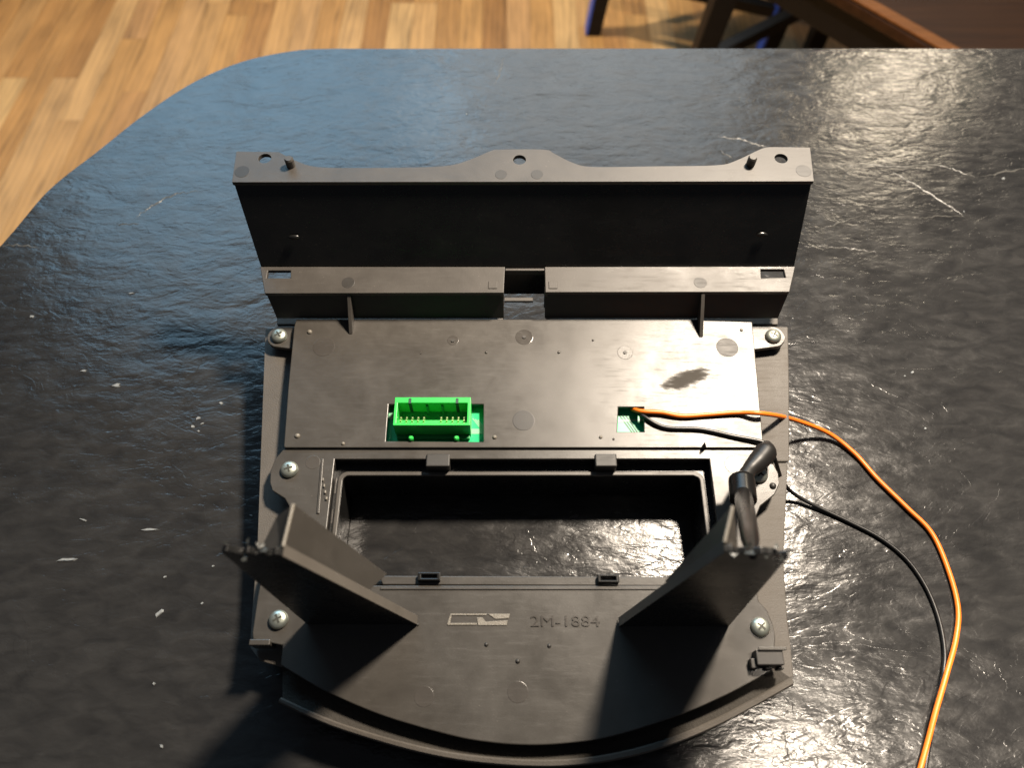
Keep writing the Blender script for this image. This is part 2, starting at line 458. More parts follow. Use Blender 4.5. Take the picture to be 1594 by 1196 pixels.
# nearer chair turned at an angle, its brown seat shows, the light on its edge painted orange
sz = -0.30
e0 = W(1312, -6, sz); e1 = W(1462, 80, sz)
ed = (e1 - e0).normalized(); en = Vector((-ed.y, ed.x, 0))
if en.x < 0: en = -en
S0 = e0 - ed * 0.26; S1 = e0 + ed * 0.32; S2 = S1 + en * 0.42; S3 = S0 + en * 0.42
sq = [S0, S1, S2, S3]
cc = (S0 + S1 + S2 + S3) / 4
ft = [cc + (p - cc) * 1.02 for p in sq]; tp = [cc + (p - cc) * 0.86 for p in sq]
cB = chair('chair', [(p.x, p.y) for p in ft], [(p.x, p.y) for p in tp], sz, [(p.x, p.y) for p in sq],
           '', (0, 0, 0, 0), M_SEAT, M_SEATE)
tag(cB, 'dark chair with brown seat and orange lit edge pushed up to the slate table', 'chair', None)

# ================================================================== TABLE
tb = empty('table', (0.35, -0.05, FZ))
TO = Vector(tb.location)
edge_px = [(0, 384), (75, 297), (150, 237), (226, 177), (301, 128), (376, 96), (452, 79.5), (508, 75.5)]
ep = [W(u, v) for u, v in edge_px]
out = [(1.25, -0.75), (1.25, ep[-1].y - 0.006), (0.5, ep[-1].y - 0.002)] + [(p.x, p.y) for p in reversed(ep)]
left_low = [(-0.352, 0.20), (-0.375, 0.08), (-0.38, -0.10), (-0.355, -0.35), (-0.26, -0.60), (-0.10, -0.73), (0.10, -0.76)]
sm = xy_smooth([(0.5, ep[-1].y), (0.1, ep[-1].y + 0.0003), (-0.09, ep[-1].y)] + [(p.x, p.y) for p in reversed(ep)] + left_low, 6)
outl = [(1.25, -0.76), (1.25, ep[-1].y - 0.004)] + sm
outl = [(a - TO.x, b - TO.y) for a, b in outl]
tt = link('tabletop', prism_mesh('tabletop', [outl], -FZ - 0.028, -FZ), M_SLATE, tb, 0.0016)
link('pedestal', lathe_mesh('pedestal', [(0.03, 0.045), (0.075, 0.05), (0.06, 0.20), (0.055, 0.55), (0.09, 0.70), (0.20, -FZ - 0.0285)], (0.1, 0, 0)), M_CHAIR, tb)
link('foot_plate', lathe_mesh('foot_plate', [(0.30, 0.0), (0.30, 0.02), (0.12, 0.044)], (0.1, 0, 0)), M_CHAIR, tb)
tag(tb, 'black slate table with rounded corner and rippled cleft surface', 'table')
# raised veins in the slate that catch the light, and pale chips
def vein(pix, wid, hgt):
    pts = smooth_path([W(u, v) for u, v in pix], 7); vs, fs = [], []
    n = len(pts)
    for i, p in enumerate(pts):
        t = (pts[min(i + 1, n - 1)] - pts[max(i - 1, 0)]).normalized(); s = Vector((-t.y, t.x, 0))
        k = math.sin(math.pi * min(1, max(0.02, i / (n - 1)))) ** 0.5 * random.uniform(0.5, 1.15)
        j = s * random.uniform(-0.0009, 0.0009)
        for a, h in ((-1, -0.0003), (-0.15, hgt * k), (0.25, hgt * k * 0.8), (1, -0.0003)):
            q = p + s * a * wid * k + j - TO; vs.append((q.x, q.y, -FZ + h))
    for i in range(n - 1):
        for a in range(3):
            fs.append((i * 4 + a, i * 4 + a + 1, i * 4 + a + 5, i * 4 + a + 4))
    link('vein', mesh('vein', vs, fs), M_VEIN, tt, smooth=True)
M_VEIN = plain('slate_vein', (0.080, 0.077, 0.070), 0.34, bump=0.0006, bscale=300)
for pix, wd in (([(1264, 268), (1300, 262), (1350, 256), (1400, 259), (1465, 258), (1500, 270), (1520, 276)], 0.0010),
                ([(1525, 275), (1560, 268), (1600, 262)], 0.0009),
                ([(1388, 268), (1420, 285), (1465, 312), (1502, 338)], 0.0009),
                ([(1502, 338), (1460, 337), (1425, 340)], 0.0006),
                ([(1252, 383), (1300, 385), (1340, 389), (1368, 394)], 0.0008),
                ([(1278, 358), (1310, 345), (1345, 334)], 0.0006),
                ([(1118, 213), (1150, 216), (1180, 225), (1195, 229)], 0.0008),
                ([(1120, 234), (1140, 247)], 0.0007),
                ([(783, 88), (780, 108), (770, 132)], 0.0008),
                ([(212, 338), (240, 318), (275, 302), (310, 298)], 0.0008),
                ([(180, 349), (218, 347)], 0.0006),
                ([(0, 384), (30, 381), (62, 387)], 0.0010)):
    vein(pix, wd, 0.00045)
def chip(u, v, r, el=1.0, ang=0.0):
    c = W(u, v) - TO; n = 9; top, bot = [], []
    for k in range(n):
        q = 2 * math.pi * k / n; rr = r * random.uniform(0.45, 1.2)
        a, b = rr * math.cos(q) * el, rr * math.sin(q) / el
        x_, y_ = a * math.cos(ang) - b * math.sin(ang), a * math.sin(ang) + b * math.cos(ang)
        top.append((c.x + x_ * 0.7, c.y + y_ * 0.7, -FZ + 0.0005)); bot.append((c.x + x_, c.y + y_, -FZ - 0.0002))
    me = mesh('chip', top + bot, [tuple(range(n))] + [(i, (i + 1) % n, n + (i + 1) % n, n + i) for i in range(n)])
    link('chip', me, M_CHIP, tt)
for a in ((181, 601, 0.0022, 1.4, 0.3), (344, 628, 0.0012), (308, 652, 0.0014), (300, 664, 0.0012), (315, 660, 0.0010, 1.5, 0.8), (309, 672, 0.0007),
          (233, 825, 0.0026, 2.2, 0.0), (104, 872, 0.0024, 2.0, 0.1), (246, 956, 0.0019, 1.5, 0.7), (130, 810, 0.0012, 2.0, -0.3),
          (332, 882, 0.0009), (257, 899, 0.0010), (391, 803, 0.0009, 1.5, -0.5), (315, 940, 0.0008), (240, 1065, 0.0008), (252, 1163, 0.0010, 1.3, -0.4),
          (50, 493, 0.0014, 1.6, 0.2), (130, 578, 0.0014, 1.7, 0.0), (205, 457, 0.0012, 1.8, 0.1), (1420, 580, 0.0013), (1408, 586, 0.0008),
          (1500, 330, 0.0008), (726, 178, 0.0008), (1232, 231, 0.0020, 2.0, 0.0), (1562, 278, 0.0012), (1440, 668, 0.0009)):
    chip(*a)

# ================================================================== BEZEL
root = empty('dashboard_bezel', tuple(ROT @ Vector((0, -0.06, -0.0330)) + ORG), (rad(ALPHA), 0, 0))
tag(root, 'black plastic car dashboard bezel lying face down on the slate table', 'dashboard bezel')
SHIFT = Matrix.Translation(-Vector((0, -0.06, -0.0330)))
def part(name, me, mat, parent=None, bevel=0.0, segs=2, smooth=False):
    if parent is None or parent is root:
        o = link(name, me, mat, root, bevel, segs, smooth)
        o.location = (0, 0.06, 0.0330)
    else:
        o = link(name, me, mat, parent, bevel, segs, smooth)
    return o

ZF, ZL, ZP, ZS, ZI = 0.053, 0.0150, -0.0015, -0.0100, -0.0080   # flange, ledge, plate, shell, inner frame

# ---- hood: flange, wall, ledge, lower wall
fl_px = [(368, 235.5), (434, 236.5), (465, 252), (497, 260), (560, 261), (654, 260), (701, 257), (732, 248), (763, 235),
         (779, 232.5), (847, 232.5), (863, 239), (894, 254), (925, 259.5), (1020, 258.6), (1114, 257), (1145, 250), (1186, 231), (1205, 228.5), (1261, 229.5)]
mid = xy_smooth(dl(fl_px[1:-1], ZF), 4)
flange = dl([fl_px[0]], ZF) + mid + dl([fl_px[-1], (1267, 282), (361, 283.5)], ZF)
holes = []
for u, v in ((412, 246.5), (808.5, 248.5), (1216, 246.5)):
    c = D(u, v, ZF); holes.append(ring(c, 0.0031, 0.0030))
hood = part('hood_flange', prism_mesh('hood_flange', [flange] + holes, ZF - 0.0022, ZF), M_HOOD, bevel=0.0004)
for u, v in ((453, 258), (1168, 256)):
    c = D(u, v, ZF)
    part('locating_pin', lathe_mesh('locating_pin', [(0.0021, -0.001), (0.0021, 0.0042), (0.0016, 0.0050)], c, 16), M_HOOD)
for u, v, r in ((377, 267, 0.0036), (780, 271.5, 0.0029), (836, 271.5, 0.0029), (1251, 266, 0.0037)):
    c = D(u, v, ZF); part('ejector_mark', lathe_mesh('ejector_mark', [(r, -0.0004), (r, 0.00006), (r * 0.97, 0.0001)], c, 24), M_MARK)
fa, fb = D(361, 283.5, ZF), D(1267, 282, ZF)
la, lb = D(405, 416, ZL), D(1238, 415, ZL)
wt = Vector((0, 0.0024, 0.0006))
fa2, fb2 = fa + Vector((0.0004, 0.0003, -0.0022)), fb + Vector((-0.0004, 0.0003, -0.0022))
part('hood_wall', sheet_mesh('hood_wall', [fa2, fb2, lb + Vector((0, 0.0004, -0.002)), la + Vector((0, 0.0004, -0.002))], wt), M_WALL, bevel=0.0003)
# two small bumps added to the wall to catch the lamp as glints
def on_wall(u, v):
    nrm = (fb - fa).cross(la - fa).normalized(); c, d = _loc(u, v)
    t = (fa - c).dot(nrm) / d.dot(nrm); return c + d * t, nrm
for u, v in ((457, 370), (1187, 366)):
    p, nrm = on_wall(u, v)
    if nrm.y > 0: nrm = -nrm
    sx = Vector((1, 0, 0)); sy = nrm.cross(sx)
    vs_, fs_ = [], []
    for i, (r, h) in enumerate(((0.0022, -0.0004), (0.0017, 0.0002), (0.0010, 0.0004), (0.0003, 0.0005))):
        for k in range(18):
            q = k / 18 * 2 * math.pi
            vs_.append(p + sx * r * 1.25 * math.cos(q) + sy * r * 0.6 * math.sin(q) + nrm * h)
    for i in range(3):
        for k in range(18): fs_.append((i * 18 + k, i * 18 + (k + 1) % 18, i * 18 + 18 + (k + 1) % 18, i * 18 + 18 + k))
    fs_.append(tuple(range(54, 72)))
    part('glint_bump', mesh('glint_bump', vs_, fs_), M_WALL, smooth=True)
# ledge with slots and the middle cut-out
led = dl([(405, 415.2), (786, 415.2), (784, 455.5), (412, 456.5)], ZL)
slotL = dl([(417, 421), (452.5, 421), (452.5, 433), (415, 433)], ZL)
part('hood_ledge', prism_mesh('hood_ledge', [led, slotL], ZL - 0.0022, ZL), M_HOOD, bevel=0.0003)
led2 = dl([(848, 415.2), (1238, 414.6), (1229, 454.5), (849, 455)], ZL)
slotR = dl([(1183, 416.8), (1220, 416.8), (1223, 432), (1185, 433)], ZL)
slotR = dl([(1184, 419), (1220, 419), (1223, 432), (1185, 433)], ZL)
part('hood_ledge', prism_mesh('hood_ledge', [led2, slotR], ZL - 0.0022, ZL), M_HOOD, bevel=0.0003)
part('ledge_bridge', prism_mesh('ledge_bridge', [dl([(786.6, 417), (847.4, 417), (847.4, 420.5), (786.6, 420.5)], ZL)], ZL - 0.004, ZL - 0.0004), M_HOOD, bevel=0.0002)
for u, v, r in ((542, 440, 0.0032), (1090, 440, 0.0032)):
    c = D(u, v, ZL); part('ejector_mark', lathe_mesh('ejector_mark', [(r, -0.0004), (r, 0.00006), (r * 0.97, 0.0001)], c, 24), M_MARK)
for u, v in ((767, 444), (861, 444)):
    c = D(u, v, ZL); part('corner_pad', box_mesh('corner_pad', c.x - 0.0022, c.x + 0.0022, c.y - 0.0022, c.y + 0.0022, ZL - 0.0002, ZL + 0.0004), M_HOOD, bevel=0.0002)
# lower wall under the ledge
for (u0, u1, b0, b1) in ((414, 783.5, 431, 784.5), (848.5, 1228, 848, 1211)):
    a_, b_ = D(u0, 456.5, ZL - 0.0024), D(u1, 455.5, ZL - 0.0024)
    c_, d_ = D(b1, 496, -0.001), D(b0, 496, -0.001)
    part('lower_wall', sheet_mesh('lower_wall', [a_, b_, c_, d_], (0, 0.0022, 0)), M_MARK, bevel=0.0002)
# box behind the cut-out: back and cheeks, a cross bar
bk = [D(783, 421.5, ZL - 0.004), D(849, 421.5, ZL - 0.004)]
part('recess_back', sheet_mesh('recess_back', [bk[0], bk[1], bk[1] + Vector((0, -0.0035, -0.0155)), bk[0] + Vector((0, -0.0035, -0.0155))], (0, 0.002, 0)), M_WALL)
for u0, u1, s in ((784.2, 785, 1), (848, 847, -1)):
    a_ = D(u0, 455, ZL - 0.0005); b_ = D(u0, 421.8, ZL - 0.0005)
    part('recess_cheek', sheet_mesh('recess_cheek', [a_, b_, b_ + Vector((0, -0.003, -0.013)), a_ + Vector((0, 0, -0.014))], (-s * 0.0016, 0, 0)), M_HOOD, bevel=0.0002)
a_, b_ = D(785, 466, 0.002), D(830, 466, 0.002)
part('cross_bar', box_mesh('cross_bar', a_.x, b_.x, a_.y - 0.001, a_.y + 0.0012, 0.0005, 0.002), M_HOOD, bevel=0.0002)
# gusset ribs
for u, ub, ve in ((541, 545, 520), (1088, 1088.5, 525)):
    t0 = D(u, 456, ZL - 0.001); b0 = D(ub, 496, 0.0002); b1 = D(ub + 1, ve, 0.0002)
    xm = (t0.x + b0.x) / 2
    pts = [Vector((xm, t0.y - 0.0003, t0.z)), Vector((xm, b1.y, 0.0003)), Vector((xm, b0.y + 0.0008, 0.0003))]
    part('gusset', sheet_mesh('gusset', pts, (0.0018, 0, 0)), M_HOOD, bevel=0.0002)
# strip of shell top behind the cover
part('shell_top_strip', prism_mesh('shell_top_strip', [dl([(431, 491.5), (783, 492.5), (783, 505), (431, 505)], -0.006)], -0.0085, -0.006), M_SHELL, bevel=0.0003)
part('shell_top_strip', prism_mesh('shell_top_strip', [dl([(850, 492.5), (1211, 488.5), (1211, 505), (850, 505)], -0.006)], -0.0085, -0.006), M_SHELL, bevel=0.0003)

# ---- climate cover plate with its two windows
cov = dl([(461, 497.2), (1088, 497.2), (1090, 498.5), (1171, 501), (1180, 600), (1188.5, 694), (1187, 697.5), (443, 697), (442, 694), (449, 600), (458, 508)], 0)
w1 = dl([(605, 629.5), (752.5, 629.5), (752.5, 688), (600.5, 687)], 0)
w2 = dl([(962.5, 634), (1002, 634), (1002.5, 672.5), (961, 672.5)], 0)
cover = part('cover_plate', prism_mesh('cover_plate', [cov, w1, w2], -0.0022, 0), M_COVER, bevel=0.0004)
sk_in = [((x_) * 0.985, y_ - 0.0004 if y_ > -0.02 else y_ + 0.0006) for x_, y_ in cov]
part('cover_skirt', prism_mesh('cover_skirt', [[(x_ * 0.994, y_) for x_, y_ in sk_in], [(x_ * 0.975, y_ * 0.97 - 0.0007) for x_, y_ in sk_in]], -0.0110, -0.0023), M_COVER)
def disc(u, v, r, Z, mat, name='ejector_mark', h=0.0001, n=26):
    c = D(u, v, Z)
    return part(name, lathe_mesh(name, [(r, -0.0004), (r, h * 0.6), (r * 0.96, h)], c, n), mat)
for u, v, r, m in ((504, 540, 0.0054, M_MARKS), (815, 655, 0.0052, M_MARK), (1132, 541, 0.0054, M_MARK), (816, 525, 0.0044, M_MARKS),
                   (705, 530, 0.0028, M_MARKS), (973, 549, 0.0038, M_MARKS)):
    disc(u, v, r, 0, m)
for u, v in ((816, 525), (973, 549), (705, 531)):
    disc(u, v, 0.0009, 0.0001, M_MARK, 'gate_nub', 0.0005, 10)
def pip(u, v, r, Z, mat):
    c = D(u, v, Z)
    prof = [(r, -0.0003)] + [(r * math.cos(q), r * 0.8 * math.sin(q)) for q in (0.0, 0.4, 0.8, 1.2, 1.45)]
    part('pip', lathe_mesh('pip', prof, c, 12), mat, smooth=True)
for u, v, r in ((482, 517, 0.0013), (463, 679, 0.0013), (757, 549, 0.0008), (770, 681, 0.0011), (935, 681, 0.0009), (655, 550, 0.0005), (870, 549, 0.0008),
                (923, 530, 0.0006), (534, 691, 0.0009), (955, 684, 0.0006), (1154, 514, 0.0009)):
    pip(u, v, r, 0, M_LOGO if r > 0.0008 else M_MARKS)
# ear tabs with screws at the top corners
def rounded(c, r, q0, q1, n=8):
    return [(c[0] + r * math.cos(rad(q0 + (q1 - q0) * k / n)), c[1] + r * math.sin(rad(q0 + (q1 - q0) * k / n))) for k in range(n + 1)]
for u, v, s in ((435, 524, -1), (1203, 524, 1)):
    c = D(u, v, -0.0045); r = 0.0062
    if s < 0:
        o_ = rounded(c, r, 90, 250) + [(c.x + 0.0110, c.y - 0.0078), (c.x + 0.0110, c.y + r)]
    else:
        o_ = [(c.x - 0.0112, c.y + r), (c.x - 0.0112, c.y - 0.0078)] + rounded(c, r, -70, 90)
    part('screw_tab', prism_mesh('screw_tab', [o_], -0.0070, -0.0045), M_COVER, bevel=0.0004)
    part('tab_post', lathe_mesh('tab_post', [(0.0042, -0.0072), (0.0042, -0.0026)], c, 20), M_WALL)

# ---- circuit board and green connector
g0, g1 = D(590, 615, -0.005), D(1015, 691, -0.005)
board = part('circuit_board', box_mesh('circuit_board', g0.x, g1.x, g1.y - 0.0005, g0.y, -0.0066, -0.0050), M_PCB)
def strip(poly_px, Z, name, mat, th=0.00012, par=None):
    me = prism_mesh(name, [dl(poly_px, Z)], Z - 0.0002, Z + th)
    o = link(name, me, mat, board); return o
for k in range(3):
    strip([(735 + k * 4, 652 + k * 1.2), (737 + k * 4, 651.5 + k * 1.2), (750 + k * 3, 668), (748 + k * 3, 668.5)], -0.0050, 'trace', M_TRACE)
strip([(728, 668), (752, 668), (752, 676), (728, 676)], -0.0050, 'ground_plane', M_TRACE)
for k in range(3):
    strip([(962 + k * 5, 645), (963.6 + k * 5, 645), (986 + k * 4, 675), (984 + k * 4, 675)], -0.0050, 'trace', M_GAP)
strip([(962, 654), (1003, 652), (1003, 655.5), (962, 657.5)], -0.0050, 'ground_plane', M_TRACE)
strip([(604, 640), (613, 640), (613, 652), (604, 652)], -0.0050, 'ground_plane', M_TRACE)
# connector: a hollow shrouded header
ZC = 0.0070
ct = dl([(615, 618.5), (733, 618.5), (731, 662.5), (611.5, 662.5)], ZC)
cx0, cx1 = ct[0][0], ct[1][0]; cy1, cy0 = ct[0][1], ct[2][1]
cn = part('wire_connector', prism_mesh('wire_connector', [[(cx0, cy0), (cx1, cy0), (cx1, cy1), (cx0, cy1)],
     [(cx0 + 0.0015, cy0 + 0.0014), (cx1 - 0.0015, cy0 + 0.0014), (cx1 - 0.0015, cy1 - 0.0030), (cx0 + 0.0015, cy1 - 0.0030)]], -0.0048, ZC), M_GREEN, bevel=0.0003)
cn['label'] = 'bright green multi pin connector rising from the cover window'
def cpart(name, me, mat, **k): return link(name, me, mat, cn, **k)
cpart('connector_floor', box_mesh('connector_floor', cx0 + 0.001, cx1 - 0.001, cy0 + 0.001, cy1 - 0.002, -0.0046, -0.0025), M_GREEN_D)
cpart('step', box_mesh('step', cx0 + 0.0016, cx1 - 0.0016, cy0 + 0.0015, cy0 + 0.0045, -0.0025, 0.0030), M_GREEN)
for f in (0.20, 0.82):
    xk = cx0 + (cx1 - cx0) * f
    cpart('key_slot', box_mesh('key_slot', xk - 0.0007, xk + 0.0007, cy1 - 0.0032, cy1 - 0.0006, -0.003, ZC + 0.0001), M_GAP)
for f in (0.42, 0.62):
    xk = cx0 + (cx1 - cx0) * f
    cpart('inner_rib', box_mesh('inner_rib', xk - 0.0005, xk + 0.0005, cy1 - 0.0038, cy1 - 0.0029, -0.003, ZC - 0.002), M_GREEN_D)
pinme = None
for rowy in (cy0 + 0.0022, cy0 + 0.0038, cy0 + 0.0056):
    for k in range(12):
        if k in (5, 6): continue
        xp = cx0 + 0.0030 + (cx1 - cx0 - 0.006) * k / 11
        zz = 0.0048 if rowy < cy0 + 0.005 else 0.0035
        if pinme is None:
            pinme = box_mesh('pin', -0.00033, 0.00033, -0.00033, 0.00033, -0.008, 0.0); pinme.materials.append(M_PIN)
        o = bpy.data.objects.new('pin', pinme); COL.objects.link(o); o.parent = cn; o.location = (xp, rowy, zz)
for u in (640.5, 711):
    c = D(u, 684.5, -0.0008)
    cpart('peg', lathe_mesh('peg', [(0.0012, -0.003), (0.0012, 0.002), (0.0007, 0.0026)], c, 14), M_GREEN)
xa, xb = cx0 + 0.0006, cx1 - 0.0006
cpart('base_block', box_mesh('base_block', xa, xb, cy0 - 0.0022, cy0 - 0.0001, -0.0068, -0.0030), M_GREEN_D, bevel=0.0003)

# ---- lower plate with the radio opening
O_px = [(516, 715), (1110, 715), (1122, 900), (505, 900)]
op = dl(O_px, ZP)
ox0, ox1 = -0.5 * (op[1][0] - op[0][0]) + 0.5 * (op[0][0] + op[1][0]), op[1][0]
ox0 = op[0][0]; oy1 = op[0][1]; oy0 = D(800, 912, ZP).y
oxa, oxb = (op[0][0] + op[3][0]) / 2, (op[1][0] + op[2][0]) / 2
opening = [(oxa, oy0), (oxb, oy0), (oxb, oy1), (oxa, oy1)]
arc_px = [(437, 1036), (480, 1062), (520, 1083), (600, 1116), (700, 1145), (760, 1156), (820, 1160.5), (880, 1158), (950, 1148), (1050, 1117), (1130, 1083), (1200, 1046)]
arc = xy_smooth(dl(arc_px, ZP), 5)
left_px = [(440, 1005), (394, 996), (393, 985), (401, 930), (410, 885), (437, 850), (446, 815), (450, 788), (443, 776), (424, 764), (420, 750), (421, 732), (428, 715), (446, 694)]
right_px = [(1186, 694), (1202, 718), (1211, 735), (1213, 755), (1206, 770), (1184, 788), (1174, 812), (1172, 850), (1176, 900), (1181, 936), (1194, 950), (1203, 972), (1207, 992), (1206, 1020)]
plate_out = list(reversed(arc)) + dl(left_px, ZP) + dl(right_px, ZP)
plate = part('radio_plate', prism_mesh('radio_plate', [plate_out, opening], ZP - 0.0024, ZP), M_PLATE, bevel=0.0004)
# thin raised seam below the cover and bead round the opening's left side
s0, s1 = D(500, 715, ZP), D(493, 800, ZP)
part('bead', sheet_mesh('bead', [s0, s0 + Vector((0.0012, 0, 0)), s1 + Vector((0.0012, 0, 0)), s1], (0, 0, 0.0006)), M_PLATE, bevel=0.0002)
a_, b_ = D(592, 917, ZP), D(1040, 920, ZP)
part('step_line', box_mesh('step_line', a_.x, b_.x, a_.y - 0.0005, a_.y + 0.0005, ZP - 0.0002, ZP + 0.0005), M_PLATE, bevel=0.0002)
# recess walls, ledge and inner frame
def wall_ring(name, rect, z0, z1, th, mat, low=None):
    (xa_, ya_), (xb_, yb_) = rect
    outer = [(xa_ - th, ya_ - th), (xb_ + th, ya_ - th), (xb_ + th, yb_ + th), (xa_ - th, yb_ + th)]
    inner = [(xa_, ya_), (xb_, ya_), (xb_, yb_), (xa_, yb_)]
    f = None
    if low is not None:
        f = lambda x_, y_, z_: z_ if z_ > z0 + 1e-6 else to_table((x_, y_, 0), low).z
    return part(name, prism_mesh(name, [outer, inner], z0, z1, f), mat)
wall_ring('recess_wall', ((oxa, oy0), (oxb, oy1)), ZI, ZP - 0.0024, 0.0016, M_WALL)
ia = dl([(529, 737), (1093, 737)], ZI)
ixa, ixb = ia[0][0], ia[1][0]; iy1 = ia[0][1]; iy0 = oy0 + 0.0012
rr = 0.0042
def rrect(xa_, ya_, xb_, yb_, r):
    return (rounded((xb_ - r, yb_ - r), r, 0, 90, 6) + rounded((xa_ + r, yb_ - r), r, 90, 180, 6) + rounded((xa_ + r, ya_ + r), r, 180, 270, 6) + rounded((xb_ - r, ya_ + r), r, 270, 360, 6))
inner_o = rrect(ixa, iy0, ixb, iy1, rr); inner_i = rrect(ixa + 0.0020, iy0 + 0.002, ixb - 0.0020, iy1 - 0.0020, rr * 0.7)
lowz = lambda x_, y_, z_: z_ if z_ > -0.022 else to_table((x_, y_, 0), 0.0010).z
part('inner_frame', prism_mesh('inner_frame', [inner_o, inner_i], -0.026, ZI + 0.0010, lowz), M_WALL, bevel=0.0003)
part('frame_lip', prism_mesh('frame_lip', [inner_o, inner_i], ZI + 0.0011, ZI + 0.0022), M_LIP, bevel=0.0004)
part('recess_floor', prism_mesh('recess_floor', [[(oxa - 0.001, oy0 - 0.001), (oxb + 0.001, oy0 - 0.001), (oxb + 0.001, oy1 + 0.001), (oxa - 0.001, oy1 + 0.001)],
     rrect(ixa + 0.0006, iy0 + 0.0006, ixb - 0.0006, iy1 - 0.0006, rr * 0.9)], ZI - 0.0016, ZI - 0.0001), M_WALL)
# lower lip of the opening
lp = dl([(590, 897), (1046, 899), (1040, 913), (596, 911)], ZP - 0.001)
part('lower_lip', prism_mesh('lower_lip', [lp], ZP - 0.0035, ZP - 0.0006), M_PLATE, bevel=0.0004)
# clips
for u, wd in ((682, 36), (943, 35)):
    a_, b_ = D(u - wd / 2, 708, ZP), D(u + wd / 2, 728, ZP)
    part('spring_clip', box_mesh('spring_clip', a_.x, b_.x, b_.y, a_.y, ZP - 0.006, ZP + 0.0012), M_MARK, bevel=0.0006)
for u, v in ((668, 898.5), (947, 901.5)):
    a_, b_ = D(u - 17, v - 6.5, 0), D(u + 17, v + 6, 0)
    lo = [(a_.x, b_.y), (b_.x, b_.y), (b_.x, a_.y), (a_.x, a_.y)]
    hi = [(a_.x + 0.0014, b_.y + 0.0009), (b_.x - 0.0014, b_.y + 0.0009), (b_.x - 0.0014, a_.y - 0.0009), (a_.x + 0.0014, a_.y - 0.0009)]
    part('catch_loop', prism_mesh('catch_loop', [lo, hi], ZP - 0.0012, ZP + 0.0022), M_WALL, bevel=0.0003)
for (u0, v0, u1, v1) in ((513, 746, 524, 772), (507, 795, 519, 818)):
    a_, b_ = D(u0, v0, -0.010), D(u1, v1, -0.010)
    part('side_latch', box_mesh('side_latch', a_.x, b_.x, b_.y, a_.y, -0.0155, -0.008), M_HOOD, bevel=0.0004)
a_ = D(506, 750, ZP)
for k in range(4):
    part('burr', box_mesh('burr', a_.x - 0.0012 + 0.0008 * k, a_.x - 0.0006 + 0.0009 * k, a_.y - 0.003 * k, a_.y - 0.003 * k + 0.0016, ZP - 0.001, ZP + 0.0010), M_LOGO, bevel=0.0003)
for u, v, r, m in ((487, 720, 0.0034, M_MARKS), (1143, 724, 0.0044, M_MARKS), (806, 1078, 0.0042, M_MARKS), (660, 1085, 0.0040, M_MARKS)):
    disc(u, v, r, ZP, m)
for u, v, r in ((757, 1004, 0.0009), (855, 1006, 0.0009), (806, 1030, 0.0010), (650, 973, 0.0007), (1203, 757, 0.0016)):
    pip(u, v, r, ZP, M_MARK)
t0 = D(1096, 697, 0); part('moulding_spike', sheet_mesh('moulding_spike', [(t0.x - 0.001, t0.y, ZP), (t0.x + 0.0016, t0.y, ZP), (t0.x - 0.0004, t0.y, 0.0042)], (0, 0.001, 0)), M_MARK)

# ---- raised lettering and logo
def raised(px, h=0.00035, name='logo_stroke'):
    part(name, prism_mesh(name, [dl(px, ZP)], ZP - 0.0002, ZP + h), M_LOGO, bevel=0.0001)
raised([(701, 956), (758, 956), (757.4, 958.6), (700.2, 958.6)])
raised([(700, 959), (703.5, 959), (699.8, 973.4), (696, 973.4)])
raised([(696.4, 973.8), (742, 973.8), (742, 970.6), (699.8, 970.6)])
raised([(742.5, 962), (751, 962), (756, 968.5), (790, 966.5), (789, 974), (744, 974)])
raised([(759, 956.3), (794, 956.3), (792, 963.6), (771, 964.4)])
def lettering(txt, u, v, px_h, u_end):
    cu = bpy.data.curves.new('lettering', 'FONT'); cu.body = txt
    to = bpy.data.objects.new('lettering', cu); COL.objects.link(to)
    cu.extrude = 0.02; cu.resolution_u = 3
    dg = bpy.context.evaluated_depsgraph_get()
    me = bpy.data.meshes.new_from_object(to.evaluated_get(dg))
    bpy.data.objects.remove(to)
    xs = [q.co.x for q in me.vertices]; ys = [q.co.y for q in me.vertices]
    a, b = D(u, v, ZP), D(u_end, v - px_h, ZP)
    for q in me.vertices:
        q.co = Vector((a.x + (q.co.x - min(xs)) / (max(xs) - min(xs)) * (b.x - a.x),
                       a.y + (q.co.y - min(ys)) / (max(ys) - min(ys)) * (b.y - a.y), ZP + (0.00042 if q.co.z > 0 else -0.0002)))
    me.materials.clear()
    part('lettering', me, M_MARKS)
lettering('2M-1884', 826, 976, 17, 933)

# ---- outer shell: grained rim left and right, felt band and bottom rim
def rim_piece(px, name='shell_side'):
    me = prism_mesh(name, [dl(px, ZS)], -0.06, ZS, lambda x_, y_, z_: z_ if z_ > -0.05 else max(to_table((x_, y_, 0), 0.0012).z, -0.048))
    # draw the foot of the shell in under itself
    for q in me.vertices:
        if q.co.z < ZS - 0.004:
            q.co.x *= 0.93
    part(name, me, M_SHELL, bevel=0.0006)
rim_piece([(413, 511), (470, 508), (470, 712), (452, 840), (470, 900), (440, 1040), (405, 1030), (389, 1008), (389, 990), (394, 930), (401, 830), (405, 720), (410, 600)])
rim_piece([(1165, 508), (1227, 508.5), (1229, 600), (1229, 719), (1165, 719)])
rim_piece([(1165, 720.5), (1227, 720.5), (1224, 790), (1220, 870), (1226, 960), (1232, 1010), (1236, 1056), (1200, 1060), (1180, 1010), (1165, 900)])
band_in = dl([(425, 1012), (437, 1030), (480, 1056), (520, 1077), (600, 1110), (700, 1139), (820, 1154), (950, 1142), (1050, 1111), (1130, 1077), (1195, 1040), (1230, 1010)], ZS)
out_px = [(432, 1094), (500, 1126), (560, 1147), (640, 1170), (720, 1186), (820, 1195), (900, 1193), (980, 1180), (1060, 1156), (1140, 1120), (1236, 1067)]
